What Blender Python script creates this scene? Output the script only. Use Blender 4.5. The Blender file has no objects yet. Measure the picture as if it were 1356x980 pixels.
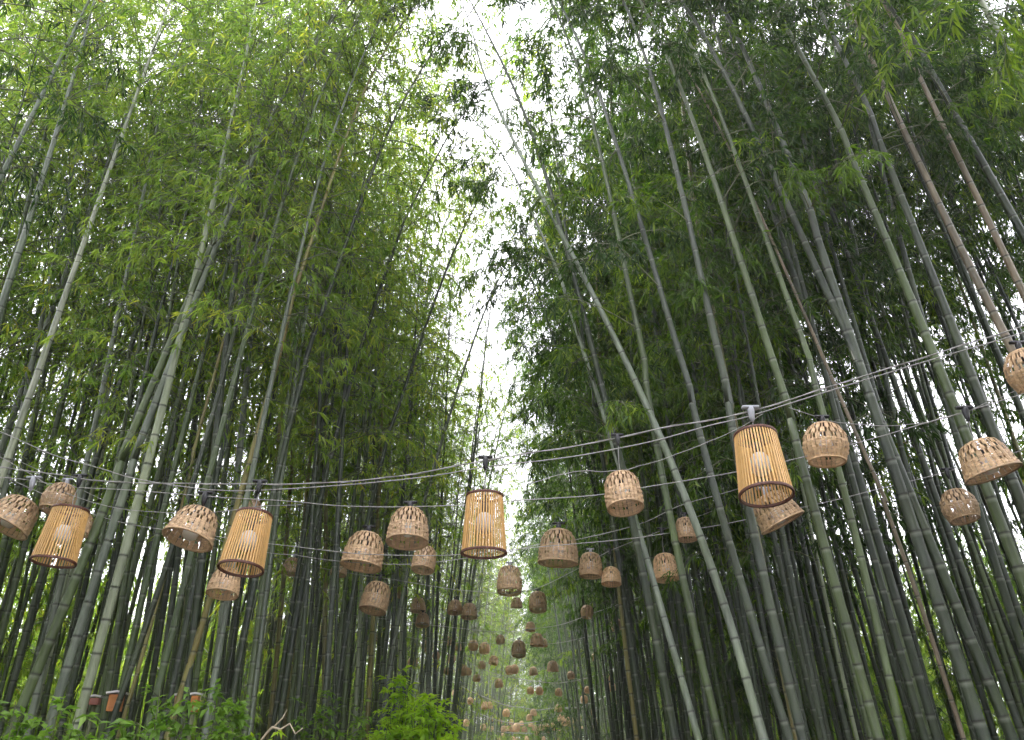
import bpy, math, random
import numpy as np
from mathutils import Vector, Matrix, noise

# ------------------------------------------------------------------ camera, sky, sun, exposure
scene = bpy.context.scene
COL = scene.collection
FPX = 979.0; CU, CV = 678.0, 490.0
PITCH = math.radians(27.5); YAW = math.atan((700 - 678) / FPX) * 0.887
CAM = Vector((0, 0, 1.6))
cam_data = bpy.data.cameras.new('camera')
cam = bpy.data.objects.new('camera', cam_data); COL.objects.link(cam)
cam.location = CAM
cam.rotation_euler = (math.radians(90) + PITCH, 0, YAW)
cam_data.sensor_width = 36.0; cam_data.lens = 36.0 * FPX / 1356.0
cam_data.clip_start = 0.05; cam_data.clip_end = 2000
scene.camera = cam
CR = Matrix.Rotation(YAW, 3, 'Z') @ Matrix.Rotation(math.radians(90) + PITCH, 3, 'X')

SUN_EL, SUN_AZ = math.radians(56), math.radians(-52)       # azimuth clockwise from +Y: the sun stands beyond the left-hand grove
world = bpy.data.worlds.new('World'); scene.world = world; world.use_nodes = True
wn = world.node_tree; wn.nodes.clear()
w_out = wn.nodes.new('ShaderNodeOutputWorld'); w_bg = wn.nodes.new('ShaderNodeBackground')
w_sky = wn.nodes.new('ShaderNodeTexSky'); w_sky.sky_type = 'NISHITA'; w_sky.sun_disc = False
w_sky.sun_elevation = SUN_EL; w_sky.sun_rotation = SUN_AZ; w_sky.air_density = 1.0; w_sky.dust_density = 3.0
w_mix = wn.nodes.new('ShaderNodeMixRGB'); w_mix.inputs[0].default_value = 0.88
w_tc = wn.nodes.new('ShaderNodeTexCoord'); w_ns = wn.nodes.new('ShaderNodeTexNoise')
w_ns.inputs['Scale'].default_value = 2.2; w_ns.inputs['Detail'].default_value = 5
w_rp = wn.nodes.new('ShaderNodeValToRGB')
w_rp.color_ramp.elements[0].position = 0.3; w_rp.color_ramp.elements[0].color = (11.0, 10.9, 12.0, 1)
w_rp.color_ramp.elements[1].position = 0.75; w_rp.color_ramp.elements[1].color = (13.2, 12.9, 13.6, 1)
wn.links.new(w_tc.outputs['Generated'], w_ns.inputs['Vector']); wn.links.new(w_ns.outputs['Fac'], w_rp.inputs[0])
wn.links.new(w_sky.outputs[0], w_mix.inputs[1]); wn.links.new(w_rp.outputs[0], w_mix.inputs[2])
wn.links.new(w_mix.outputs[0], w_bg.inputs[0]); wn.links.new(w_bg.outputs[0], w_out.inputs[0])
w_bg.inputs[1].default_value = 0.15
sun_d = bpy.data.lights.new('sun', 'SUN'); sun_d.energy = 3.2; sun_d.angle = math.radians(8); sun_d.color = (1.0, 0.96, 0.88)
sun = bpy.data.objects.new('sun', sun_d); COL.objects.link(sun)
sdir = Vector((math.sin(SUN_AZ) * math.cos(SUN_EL), math.cos(SUN_AZ) * math.cos(SUN_EL), math.sin(SUN_EL)))
sun.rotation_euler = sdir.to_track_quat('Z', 'Y').to_euler(); sun.location = (0, 0, 40)
scene.view_settings.view_transform = 'Standard'; scene.view_settings.look = 'None'
scene.view_settings.exposure = 1.62; scene.view_settings.gamma = 1.0
scene.cycles.max_bounces = 6; scene.cycles.diffuse_bounces = 4; scene.cycles.transmission_bounces = 5; scene.cycles.glossy_bounces = 1
scene.cycles.transparent_max_bounces = 2; scene.cycles.caustics_reflective = False; scene.cycles.caustics_refractive = False
scene.cycles.use_adaptive_sampling = True; scene.cycles.adaptive_threshold = 0.04; scene.cycles.use_denoising = True
world.cycles.sampling_method = 'MANUAL'; world.cycles.sample_map_resolution = 128

# ------------------------------------------------------------------ helpers
def tag(o, label=None, category=None, group=None, kind=None):
    if label: o['label'] = label
    if category: o['category'] = category
    if group: o['group'] = group
    if kind: o['kind'] = kind
    return o

def ray(u, v):
    return CR @ Vector(((u - CU) / FPX, -(v - CV) / FPX, -1.0))

def at(u, v, Y):
    d = ray(u, v)
    return CAM + d * (Y / d.y)

def depth_of(P):
    return -(CR.transposed() @ (Vector(P) - CAM)).z

def project(P):
    c = CR.transposed() @ (Vector(P) - CAM)
    if c.z > -0.05: return None
    return (CU + FPX * c.x / -c.z, CV - FPX * c.y / -c.z)

def empty(name, loc=(0, 0, 0), rz=0.0):
    o = bpy.data.objects.new(name, None); COL.objects.link(o)
    o.location = loc; o.rotation_euler = (0, 0, rz); o.empty_display_size = 0.1
    return o

def link(name, mesh, parent=None, loc=None, rot=None):
    o = bpy.data.objects.new(name, mesh); COL.objects.link(o)
    if parent is not None: o.parent = parent
    if loc is not None: o.location = loc
    if rot is not None: o.rotation_euler = rot
    return o

class MB:
    """collects vertices, faces and one colour per vertex"""
    def __init__(s): s.v = []; s.f = []; s.c = []
    def add(s, vs, fs, cs=None):
        n = len(s.v); s.v += [tuple(p) for p in vs]
        s.f += [tuple(i + n for i in f) for f in fs]
        s.c += cs if cs else [(0.5, 0, 0, 1)] * len(vs)
    def box(s, c, h, R=None, col=None):
        R = R or Matrix.Identity(3); c = Vector(c)
        vs = [c + R @ Vector((x * h[0], y * h[1], z * h[2])) for x in (-1, 1) for y in (-1, 1) for z in (-1, 1)]
        s.add(vs, [(0, 1, 3, 2), (4, 6, 7, 5), (0, 4, 5, 1), (2, 3, 7, 6), (0, 2, 6, 4), (1, 5, 7, 3)], [col or (0.5, 0, 0, 1)] * 8)
    def tube(s, pts, rad, n=6, cap=True, cols=None, closed=False):
        pts = [Vector(p) for p in pts]; m = len(pts)
        if not hasattr(rad, '__len__'): rad = [rad] * m
        ref = Vector((0.13, 0.99, 0.05)); rings = []
        cs = []
        for i, p in enumerate(pts):
            a = pts[(i + 1) % m] if closed or i < m - 1 else p
            b = pts[i - 1] if closed or i > 0 else p
            t = (a - b).normalized()
            x = (ref - t * ref.dot(t))
            if x.length < 0.05: x = Vector((1, 0, 0)) - t * t.x
            x.normalize(); y = t.cross(x)
            rings += [p + (x * math.cos(2 * math.pi * k / n) + y * math.sin(2 * math.pi * k / n)) * rad[i] for k in range(n)]
            cs += [cols[i] if cols else (0.5, 0, 0, 1)] * n
        fs = []
        for i in range(m if closed else m - 1):
            j = (i + 1) % m
            for k in range(n):
                fs.append((i * n + k, i * n + (k + 1) % n, j * n + (k + 1) % n, j * n + k))
        if cap and not closed:
            fs.append(tuple(range(n))[::-1]); fs.append(tuple((m - 1) * n + k for k in range(n)))
        s.add(rings, fs, cs)
    def lathe(s, prof, n=16, col=None):
        vs, fs = [], []
        for r, z in prof:
            vs += [(r * math.cos(2 * math.pi * k / n), r * math.sin(2 * math.pi * k / n), z) for k in range(n)]
        for i in range(len(prof) - 1):
            for k in range(n):
                fs.append((i * n + k, i * n + (k + 1) % n, (i + 1) * n + (k + 1) % n, (i + 1) * n + k))
        s.add(vs, fs, [col or (0.5, 0, 0, 1)] * len(vs))
    def mesh(s, name, mat, smooth=True):
        me = bpy.data.meshes.new(name); me.from_pydata(s.v, [], s.f)
        a = me.color_attributes.new('col', 'FLOAT_COLOR', 'POINT')
        a.data.foreach_set('color', np.array(s.c, dtype=np.float32).ravel())
        me.polygons.foreach_set('use_smooth', [smooth] * len(me.polygons))
        me.materials.append(mat); me.update()
        return me

def np_mesh(name, V, F, Cc, mat, smooth=False):
    """V (n,3), F (m,k) same-size faces, Cc (n,4)"""
    me = bpy.data.meshes.new(name); n, (m, k) = len(V), F.shape
    me.vertices.add(n); me.vertices.foreach_set('co', V.astype(np.float32).ravel())
    me.loops.add(m * k); me.loops.foreach_set('vertex_index', F.astype(np.int32).ravel())
    me.polygons.add(m); me.polygons.foreach_set('loop_start', np.arange(0, m * k, k, dtype=np.int32))
    me.polygons.foreach_set('loop_total', np.full(m, k, dtype=np.int32))
    a = me.color_attributes.new('col', 'FLOAT_COLOR', 'POINT')
    a.data.foreach_set('color', Cc.astype(np.float32).ravel())
    me.polygons.foreach_set('use_smooth', np.full(m, smooth, dtype=bool))
    me.materials.append(mat); me.update(calc_edges=True); me.validate()
    return me

# ------------------------------------------------------------------ materials
def new_mat(name):
    m = bpy.data.materials.new(name); m.use_nodes = True
    nt = m.node_tree; b = nt.nodes['Principled BSDF']
    return m, nt, b

def ramp(nt, stops, inp=None):
    r = nt.nodes.new('ShaderNodeValToRGB')
    while len(r.color_ramp.elements) < len(stops): r.color_ramp.elements.new(0.5)
    for e, (p, c) in zip(r.color_ramp.elements, stops): e.position = p; e.color = (*c, 1)
    if inp is not None: nt.links.new(inp, r.inputs[0])
    return r

def mixc(nt, fac, a, b, mode='MIX'):
    m = nt.nodes.new('ShaderNodeMixRGB'); m.blend_type = mode
    for i, x in enumerate((fac, a, b)):
        if hasattr(x, 'node'): nt.links.new(x, m.inputs[i])
        elif isinstance(x, tuple): m.inputs[i].default_value = (*x, 1)
        else: m.inputs[i].default_value = x
    return m.outputs[0]

def math_n(nt, op, a, b=0.0, c=0.0):
    m = nt.nodes.new('ShaderNodeMath'); m.operation = op
    for i, x in enumerate((a, b, c)):
        if hasattr(x, 'node'): nt.links.new(x, m.inputs[i])
        else: m.inputs[i].default_value = x
    return m.outputs[0]

def culm_mat(name, tones, moss, rough=0.38):
    """tones: three colours chosen by the object's own random value; vertex colour: R node scar, G wax ring, B height"""
    m, nt, b = new_mat(name)
    oi = nt.nodes.new('ShaderNodeObjectInfo'); at_ = nt.nodes.new('ShaderNodeAttribute'); at_.attribute_name = 'col'
    sp = nt.nodes.new('ShaderNodeSeparateColor'); nt.links.new(at_.outputs['Color'], sp.inputs[0])
    base = ramp(nt, [(0.0, tones[0]), (0.5, tones[1]), (1.0, tones[2])], oi.outputs['Random']).outputs[0]
    tc = nt.nodes.new('ShaderNodeTexCoord')
    mp = nt.nodes.new('ShaderNodeMapping'); mp.inputs['Scale'].default_value = (9, 9, 0.9); nt.links.new(tc.outputs['Object'], mp.inputs[0])
    n1 = nt.nodes.new('ShaderNodeTexNoise'); n1.inputs['Scale'].default_value = 1.6; n1.inputs['Detail'].default_value = 6
    nt.links.new(mp.outputs[0], n1.inputs['Vector'])
    n2 = nt.nodes.new('ShaderNodeTexNoise'); n2.inputs['Scale'].default_value = 2.1; n2.inputs['Detail'].default_value = 4
    nt.links.new(tc.outputs['Object'], n2.inputs['Vector'])
    mp2 = nt.nodes.new('ShaderNodeMapping'); mp2.inputs['Scale'].default_value = (60, 60, 3); nt.links.new(tc.outputs['Object'], mp2.inputs[0])
    n3 = nt.nodes.new('ShaderNodeTexNoise'); n3.inputs['Scale'].default_value = 1.0; n3.inputs['Detail'].default_value = 3
    nt.links.new(mp2.outputs[0], n3.inputs['Vector'])
    c = mixc(nt, math_n(nt, 'MULTIPLY', ramp(nt, [(0.40, (0, 0, 0)), (0.72, (1, 1, 1))], n2.outputs[0]).outputs[0], 0.75), base, moss)
    v = ramp(nt, [(0.28, (0.5, 0.52, 0.48)), (0.72, (1.35, 1.33, 1.3))], n1.outputs[0]).outputs[0]
    c = mixc(nt, 1.0, c, v, 'MULTIPLY')
    v3 = ramp(nt, [(0.3, (0.85, 0.85, 0.85)), (0.7, (1.12, 1.12, 1.12))], n3.outputs[0]).outputs[0]
    c = mixc(nt, 1.0, c, v3, 'MULTIPLY')
    c = mixc(nt, math_n(nt, 'MULTIPLY', sp.outputs[1], 0.42), c, (0.30, 0.32, 0.27))
    c = mixc(nt, math_n(nt, 'MULTIPLY', sp.outputs[0], 0.85), c, (0.022, 0.022, 0.018))
    nt.links.new(c, b.inputs['Base Color'])
    r = math_n(nt, 'MULTIPLY_ADD', n1.outputs[0], 0.35, rough - 0.12); nt.links.new(r, b.inputs['Roughness'])
    b.inputs['Specular IOR Level'].default_value = 0.45
    bp = nt.nodes.new('ShaderNodeBump'); bp.inputs['Strength'].default_value = 0.25; bp.inputs['Distance'].default_value = 0.004
    nt.links.new(n3.outputs[0], bp.inputs['Height']); nt.links.new(bp.outputs[0], b.inputs['Normal'])
    return m

CULM = {
    'green': culm_mat('culm_green', [(0.055, 0.085, 0.035), (0.075, 0.105, 0.045), (0.09, 0.12, 0.06)], (0.07, 0.10, 0.03)),
    'dark':  culm_mat('culm_dark', [(0.018, 0.029, 0.017), (0.024, 0.036, 0.021), (0.031, 0.042, 0.028)], (0.05, 0.07, 0.025)),
    'slate': culm_mat('culm_slate', [(0.034, 0.046, 0.034), (0.043, 0.056, 0.042), (0.053, 0.065, 0.052)], (0.06, 0.08, 0.04)),
    'mist':  culm_mat('culm_mist', [(0.16, 0.19, 0.15), (0.17, 0.20, 0.16), (0.18, 0.21, 0.17)], (0.13, 0.17, 0.09)),
    'pale':  culm_mat('culm_pale', [(0.26, 0.30, 0.20), (0.30, 0.33, 0.25), (0.34, 0.36, 0.29)], (0.20, 0.24, 0.13)),
    'grey':  culm_mat('culm_grey', [(0.10, 0.13, 0.10), (0.14, 0.165, 0.13), (0.17, 0.19, 0.16)], (0.12, 0.15, 0.09)),
    'yellow': culm_mat('culm_yellow', [(0.20, 0.19, 0.06), (0.24, 0.22, 0.08), (0.20, 0.20, 0.09)], (0.16, 0.11, 0.03)),
    'tan':   culm_mat('culm_tan', [(0.20, 0.155, 0.105), (0.22, 0.175, 0.125), (0.19, 0.16, 0.12)], (0.17, 0.13, 0.08)),
}

def leaf_mat(name, stops, trans, tmix=0.5):
    m, nt, b = new_mat(name)
    oi = nt.nodes.new('ShaderNodeObjectInfo'); at_ = nt.nodes.new('ShaderNodeAttribute'); at_.attribute_name = 'col'
    sp = nt.nodes.new('ShaderNodeSeparateColor'); nt.links.new(at_.outputs['Color'], sp.inputs[0])
    f = math_n(nt, 'ADD', math_n(nt, 'MULTIPLY', sp.outputs[0], 0.75), math_n(nt, 'MULTIPLY', oi.outputs['Random'], 0.25))
    c = ramp(nt, stops, f).outputs[0]
    nt.nodes.remove(b); b = nt.nodes.new('ShaderNodeMixShader'); b.inputs[0].default_value = 0.045
    df = nt.nodes.new('ShaderNodeBsdfDiffuse'); gl = nt.nodes.new('ShaderNodeBsdfAnisotropic'); gl.inputs['Roughness'].default_value = 0.42
    nt.links.new(c, df.inputs[0]); nt.links.new(df.outputs[0], b.inputs[1]); nt.links.new(gl.outputs[0], b.inputs[2])
    t = nt.nodes.new('ShaderNodeBsdfTranslucent')
    nt.links.new(mixc(nt, 1.0, c, trans, 'MULTIPLY'), t.inputs[0])
    mx = nt.nodes.new('ShaderNodeMixShader'); mx.inputs[0].default_value = tmix
    nt.links.new(b.outputs[0], mx.inputs[1]); nt.links.new(t.outputs[0], mx.inputs[2])
    nt.links.new(mx.outputs[0], nt.nodes['Material Output'].inputs[0])
    return m

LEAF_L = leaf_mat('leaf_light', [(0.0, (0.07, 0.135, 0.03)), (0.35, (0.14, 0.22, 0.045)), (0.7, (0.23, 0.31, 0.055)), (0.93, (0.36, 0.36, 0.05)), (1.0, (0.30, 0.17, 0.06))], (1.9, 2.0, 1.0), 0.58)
LEAF_R = leaf_mat('leaf_deep', [(0.0, (0.014, 0.032, 0.010)), (0.35, (0.030, 0.066, 0.012)), (0.7, (0.085, 0.148, 0.016)), (0.96, (0.23, 0.30, 0.03)), (1.0, (0.22, 0.13, 0.04))], (1.8, 2.1, 0.9), 0.38)  # shadow and yellow highlights of the right grove put into the leaf tones
LEAF_SHRUB = leaf_mat('shrub_leaf', [(0.0, (0.09, 0.17, 0.035)), (0.5, (0.14, 0.25, 0.04)), (1.0, (0.24, 0.36, 0.07))], (1.8, 2.0, 0.8), 0.4)
LEAF_LIME = leaf_mat('lime_leaf', [(0.0, (0.26, 0.40, 0.03)), (0.5, (0.34, 0.49, 0.04)), (1.0, (0.42, 0.56, 0.05))], (1.9, 2.0, 0.7), 0.5)

def plain(name, col, rough=0.6, var=0.25, scale=30, metallic=0.0, objvar=0.0):
    m, nt, b = new_mat(name)
    tc = nt.nodes.new('ShaderNodeTexCoord'); n = nt.nodes.new('ShaderNodeTexNoise')
    n.inputs['Scale'].default_value = scale; n.inputs['Detail'].default_value = 5
    nt.links.new(tc.outputs['Object'], n.inputs['Vector'])
    at_ = nt.nodes.new('ShaderNodeAttribute'); at_.attribute_name = 'col'
    sp = nt.nodes.new('ShaderNodeSeparateColor'); nt.links.new(at_.outputs['Color'], sp.inputs[0])
    v = math_n(nt, 'MULTIPLY_ADD', n.outputs[0], 2 * var, 1 - var)
    v2 = math_n(nt, 'MULTIPLY_ADD', sp.outputs[0], 0.7, 0.65)
    v = math_n(nt, 'MULTIPLY', v, v2)
    if objvar:
        oi = nt.nodes.new('ShaderNodeObjectInfo')
        v = math_n(nt, 'MULTIPLY', v, math_n(nt, 'MULTIPLY_ADD', oi.outputs['Random'], 2 * objvar, 1 - objvar))
    cc = nt.nodes.new('ShaderNodeCombineColor')
    for k in range(3): nt.links.new(v, cc.inputs[k])
    nt.links.new(mixc(nt, 1.0, col, cc.outputs[0], 'MULTIPLY'), b.inputs['Base Color'])
    b.inputs['Roughness'].default_value = rough; b.inputs['Metallic'].default_value = metallic
    return m

M_WICKER = plain('wicker', (0.47, 0.315, 0.18), 0.55, 0.3, 22, objvar=0.22)
M_WICKER_PALE = plain('wicker_pale', (0.66, 0.44, 0.25), 0.55, 0.3, 22, objvar=0.2)  # own tone of some nearer baskets; on far ones, haze painted into the colour
M_SLAT = plain('slat_bamboo', (0.62, 0.37, 0.13), 0.45, 0.2, 30, objvar=0.12)
M_RING = plain('ring_wood', (0.10, 0.035, 0.022), 0.5, 0.2, 30)
M_BLACK = plain('black_plastic', (0.02, 0.02, 0.024), 0.4, 0.1, 10)
M_CLIP = plain('grey_clip', (0.35, 0.36, 0.40), 0.5, 0.1, 10)
M_CORD = plain('cord', (0.25, 0.25, 0.24), 0.6, 0.2, 60)
M_WIRE = plain('steel_wire', (0.33, 0.32, 0.31), 0.45, 0.35, 25, 0.3)
M_TWIG = plain('twig', (0.10, 0.115, 0.05), 0.6, 0.25, 20, objvar=0.2)
M_STICK = plain('dry_stick', (0.42, 0.35, 0.25), 0.8, 0.25, 20)
M_SOIL = plain('soil', (0.07, 0.055, 0.035), 0.95, 0.5, 1.2)
M_PATH = plain('path_stone', (0.22, 0.20, 0.17), 0.9, 0.35, 2.5)
M_ORANGE = plain('orange_wood', (0.50, 0.19, 0.045), 0.6, 0.2, 14)
M_ROOF = plain('pale_roof', (0.55, 0.53, 0.52), 0.6, 0.15, 14)
M_RED = plain('faded_red_wood', (0.36, 0.14, 0.10), 0.7, 0.2, 14)
mb_, nt_, b_ = new_mat('milky_bulb')
b_.inputs['Base Color'].default_value = (0.80, 0.77, 0.74, 1); b_.inputs['Roughness'].default_value = 0.35
b_.inputs['Subsurface Weight'].default_value = 0.15
M_BULB = mb_

# ------------------------------------------------------------------ setting: ground and lane
def ground_mesh():
    xs = np.concatenate([np.linspace(-600, -30, 14), np.linspace(-26, 26, 53), np.linspace(30, 600, 14)])
    ys = np.concatenate([np.linspace(-600, -12, 12), np.linspace(-10, 95, 106), np.linspace(110, 900, 14)])
    X, Yg = np.meshgrid(xs, ys)
    Z = np.zeros_like(X)
    for i in range(X.shape[0]):
        for j in range(X.shape[1]):
            x, y = X[i, j], Yg[i, j]
            n = noise.noise(Vector((x * 0.35, y * 0.35, 0))) * 0.12 + noise.noise(Vector((x * 1.3, y * 1.3, 3))) * 0.03
            k = min(1, max(0, (abs(x + 0.15) - 1.55) / 1.2))
            Z[i, j] = -0.06 + k * (0.12 + n)
    V = np.stack([X, Yg, Z], -1).reshape(-1, 3); nx = len(xs)
    F = np.array([(i * nx + j, i * nx + j + 1, (i + 1) * nx + j + 1, (i + 1) * nx + j) for i in range(len(ys) - 1) for j in range(nx - 1)])
    return np_mesh('ground', V, F, np.full((len(V), 4), 0.5), M_SOIL, True)
tag(link('ground', ground_mesh()), kind='structure')
pm = MB()
ysP = np.linspace(-10, 70, 81)
vsP = [(x, y, 0.0) for y in ysP for x in (-1.65, -0.7, 0.4, 1.35)]
pm.add(vsP, [(i * 4 + j, i * 4 + j + 1, i * 4 + j + 5, i * 4 + j + 4) for i in range(80) for j in range(3)])
tag(link('path', pm.mesh('path', M_PATH)), kind='structure')

# ------------------------------------------------------------------ bamboo: culms and crowns
def spline(pts, n):
    """smooth curve through points, evenly resampled by arc length"""
    P = np.array([tuple(p) for p in pts], dtype=float)
    if len(P) == 2: P = np.array([P[0], (P[0] + P[1]) / 2, P[1]])
    E = np.vstack([2 * P[0] - P[1], P, 2 * P[-1] - P[-2]]); out = []
    for i in range(1, len(E) - 2):
        p0, p1, p2, p3 = E[i - 1], E[i], E[i + 1], E[i + 2]
        for t in np.linspace(0, 1, 12, endpoint=False):
            out.append(0.5 * (2 * p1 + (p2 - p0) * t + (2 * p0 - 5 * p1 + 4 * p2 - p3) * t * t + (3 * p1 - p0 - 3 * p2 + p3) * t ** 3))
    out.append(P[-1]); out = np.array(out)
    s = np.concatenate([[0], np.cumsum(np.linalg.norm(np.diff(out, axis=0), axis=1))])
    q = np.linspace(0, s[-1], n)
    return np.stack([np.interp(q, s, out[:, k]) for k in range(3)], -1), s[-1]

class Curve:
    def __init__(s, pts):
        s.P, s.L = spline(pts, 80)
    def __call__(s, d):
        x = min(max(d / s.L, 0), 1) * 79; i = min(int(x), 78)
        return s.P[i] + (s.P[i + 1] - s.P[i]) * (x - i)
    def tan(s, d):
        a, b = s(max(d - 0.05, 0)), s(min(d + 0.05, s.L)); t = b - a
        return t / (np.linalg.norm(t) + 1e-9)

def radius_at(r0, t): return r0 * (1 - 0.22 * t - 0.70 * max(0, t - 0.30) ** 1.25 / 0.64 * 1.0) if t < 0.985 else r0 * 0.08

def node_list(L, rng, inter):
    d, out = rng.uniform(0.05, inter * 0.6), []
    while d < L - 0.05:
        t = d / L; out.append(d)
        d += inter * (0.75 + 0.5 * min(1, t * 2.2)) * (1 - 0.45 * max(0, t - 0.6) / 0.4) * rng.uniform(0.93, 1.07)
    return out

def culm_mesh(name, cv, r0, nodes, mat, sides=10):
    pts, rad, cols = [cv(0)], [radius_at(r0, 0) * 1.03], [(0, 0, 0, 1)]
    for d in nodes:
        t = d / cv.L; r = max(radius_at(r0, t), 0.004)
        for off, k, a, w in ((-0.055, 1.0, 0, 0.0), (-0.022, 1.0, 0.0, 0.85), (-0.006, 1.02, 0.8, 0.6), (0.0, 1.075, 1.0, 0), (0.007, 1.06, 0.45, 0), (0.02, 1.0, 0.0, 0.0)):
            dd = d + off * max(0.35, min(1, r / 0.045))
            if dd <= 0.01 or dd >= cv.L - 0.01: continue
            pts.append(cv(dd)); rad.append(r * k); cols.append((a, w, t, 1))
    pts.append(cv(cv.L)); rad.append(0.003); cols.append((0, 0, 1, 1))
    m = MB(); m.tube(pts, rad, sides, True, cols)
    return m.mesh(name, mat)

def frame_np(d):
    d = d / np.maximum(np.linalg.norm(d, axis=1, keepdims=True), 1e-9)
    up = np.array([0, 0, 1.0]); s = np.cross(d, up); ln = np.linalg.norm(s, axis=1, keepdims=True)
    s = np.where(ln < 0.05, np.array([[1.0, 0, 0]]), s / np.maximum(ln, 1e-6))
    return d, s, np.cross(s, d)

def leaves_mesh(name, P, D, Ln, Wd, Cv, mat, rng, fold=0.25, droop=0.25, roll=1.0):
    """lance-shaped folded leaves: 7 vertices, 6 triangles each (base, two shoulders, midrib, two hips, tip)"""
    n = len(P); d, s, u = frame_np(D)
    a = rng.uniform(-1, 1, n)[:, None] * roll
    s2 = s * np.cos(a) + u * np.sin(a); u2 = np.cross(s2, d)
    g = np.array([0, 0, -1.0])[None, :]
    def pt(t, w, h): return P + d * (Ln * t)[:, None] + s2 * (Wd * w)[:, None] + u2 * (Wd * h)[:, None] + g * (Ln * droop * t * t)[:, None]
    V = np.stack([pt(0, 0, 0), pt(0.33, 0.5, fold), pt(0.36, 0, 0), pt(0.33, -0.5, fold), pt(1.0, 0, 0)], 1).reshape(-1, 3)
    b = (np.arange(n) * 5)[:, None, None]
    F = (np.array([[0, 2, 1], [0, 3, 2], [1, 2, 4], [2, 3, 4]])[None] + b).reshape(-1, 3)
    C = np.zeros((n, 5, 4)); C[:, :, 0] = Cv[:, None]; C[:, :, 3] = 1
    return np_mesh(name, V, F, C.reshape(-1, 4), mat)

def crown(name, cv, nodes, rng_seed, leafmat, t0=0.36, spread=1.0, density=1.0, leaf=0.12, clear=None, plume=False):
    """branches at each upper node, hanging twigs, leaves in sprays. returns (branch mesh, foliage mesh)"""
    rng = np.random.default_rng(rng_seed); bm = MB(); LP, LD, LL, LC = [], [], [], []
    az = rng.uniform(0, 6.28)
    for d in nodes:
        t = d / cv.L
        if t < t0: continue
        k = (t - t0) / (1 - t0)
        az += math.pi + rng.uniform(-0.5, 0.5)
        p0 = Vector(cv(d)); tg = Vector(cv.tan(d))
        for s in range(2 if rng.random() < 0.85 else 1):
            if rng.random() > (0.30 + 0.35 * k if plume else 0.45 + 1.6 * k): continue
            L = spread * (0.65 + 1.25 * math.sin(math.pi * min(1, 0.18 + 0.72 * k))) * rng.uniform(0.7, 1.15) * (1.0 - 0.35 * k)
            a = az + s * rng.uniform(0.5, 1.1)
            hd = Vector((math.cos(a), math.sin(a), 0)); di = (hd + tg * rng.uniform(0.55, 1.1)).normalized()
            clump = rng.uniform(0, 1); yel = rng.normal(0, 0.1)  # per-branch tone, contrast raised to imitate shaded and highlit clumps
            pts = [p0]; seg = 6
            for i in range(seg):
                di = (di + Vector((rng.normal(0, 0.07), rng.normal(0, 0.07), -0.13 - 0.05 * i))).normalized()
                pts.append(pts[-1] + di * (L / seg))
            bm.tube(pts, [0.008 * (1 - i / (seg + 0.7)) + 0.0015 for i in range(seg + 1)], 3, False)
            ntw = int(rng.integers(7, 11) * density * (2.1 if plume else 1))
            for j in range(ntw):
                q = ((0.35 if plume else 0.18) + (0.65 if plume else 0.82) * (j + rng.random()) / ntw) * seg; qi = min(int(q), seg - 1)
                b0 = pts[qi].lerp(pts[qi + 1], q - qi); bd = (pts[qi + 1] - pts[qi]).normalized()
                td = (bd * 0.55 + Vector((rng.normal(0, 0.6), rng.normal(0, 0.6), rng.normal(-0.15, 0.35)))).normalized()
                tl = rng.uniform(0.18, 0.42) * min(1.3, spread) * (0.85 if plume else 1)
                b1 = b0 + td * tl * 0.55; td2 = (td + Vector((0, 0, -0.5))).normalized(); b2 = b1 + td2 * tl * 0.45
                bm.tube([b0, b1, b2], [0.0028, 0.0022, 0.001], 3, False)
                nl = int(rng.integers(6, 11))
                for m in range(nl):
                    w = rng.uniform(0.2, 1.0); w = w if m > 3 else 1.0
                    base = b0.lerp(b1, w / 0.55) if w < 0.55 else b1.lerp(b2, (w - 0.55) / 0.45)
                    ld = (td2 * 0.7 + Vector((rng.normal(0, 0.6), rng.normal(0, 0.6), rng.normal(-0.3, 0.35))))
                    LP.append(base); LD.append(ld); LL.append(leaf * rng.uniform(0.65, 1.25))
                    LC.append(min(0.94, max(0, 0.42 + 0.75 * (clump - 0.5) + yel + rng.normal(0, 0.16))) if rng.random() > 0.012 else 1.0)
    if not LP: return None, None
    P = np.array([tuple(p) for p in LP]); D = np.array([tuple(p) for p in LD]); LL = np.array(LL); LC = np.array(LC)
    if clear is not None:
        keep = clear(P); P, D, LL, LC = P[keep], D[keep], LL[keep], LC[keep]
    f = leaves_mesh(name + '_leaves', P, D, LL, LL * 0.17, LC, leafmat, rng)
    return bm.mesh(name + '_branches', M_TWIG), f

R = random.Random(11)

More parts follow.
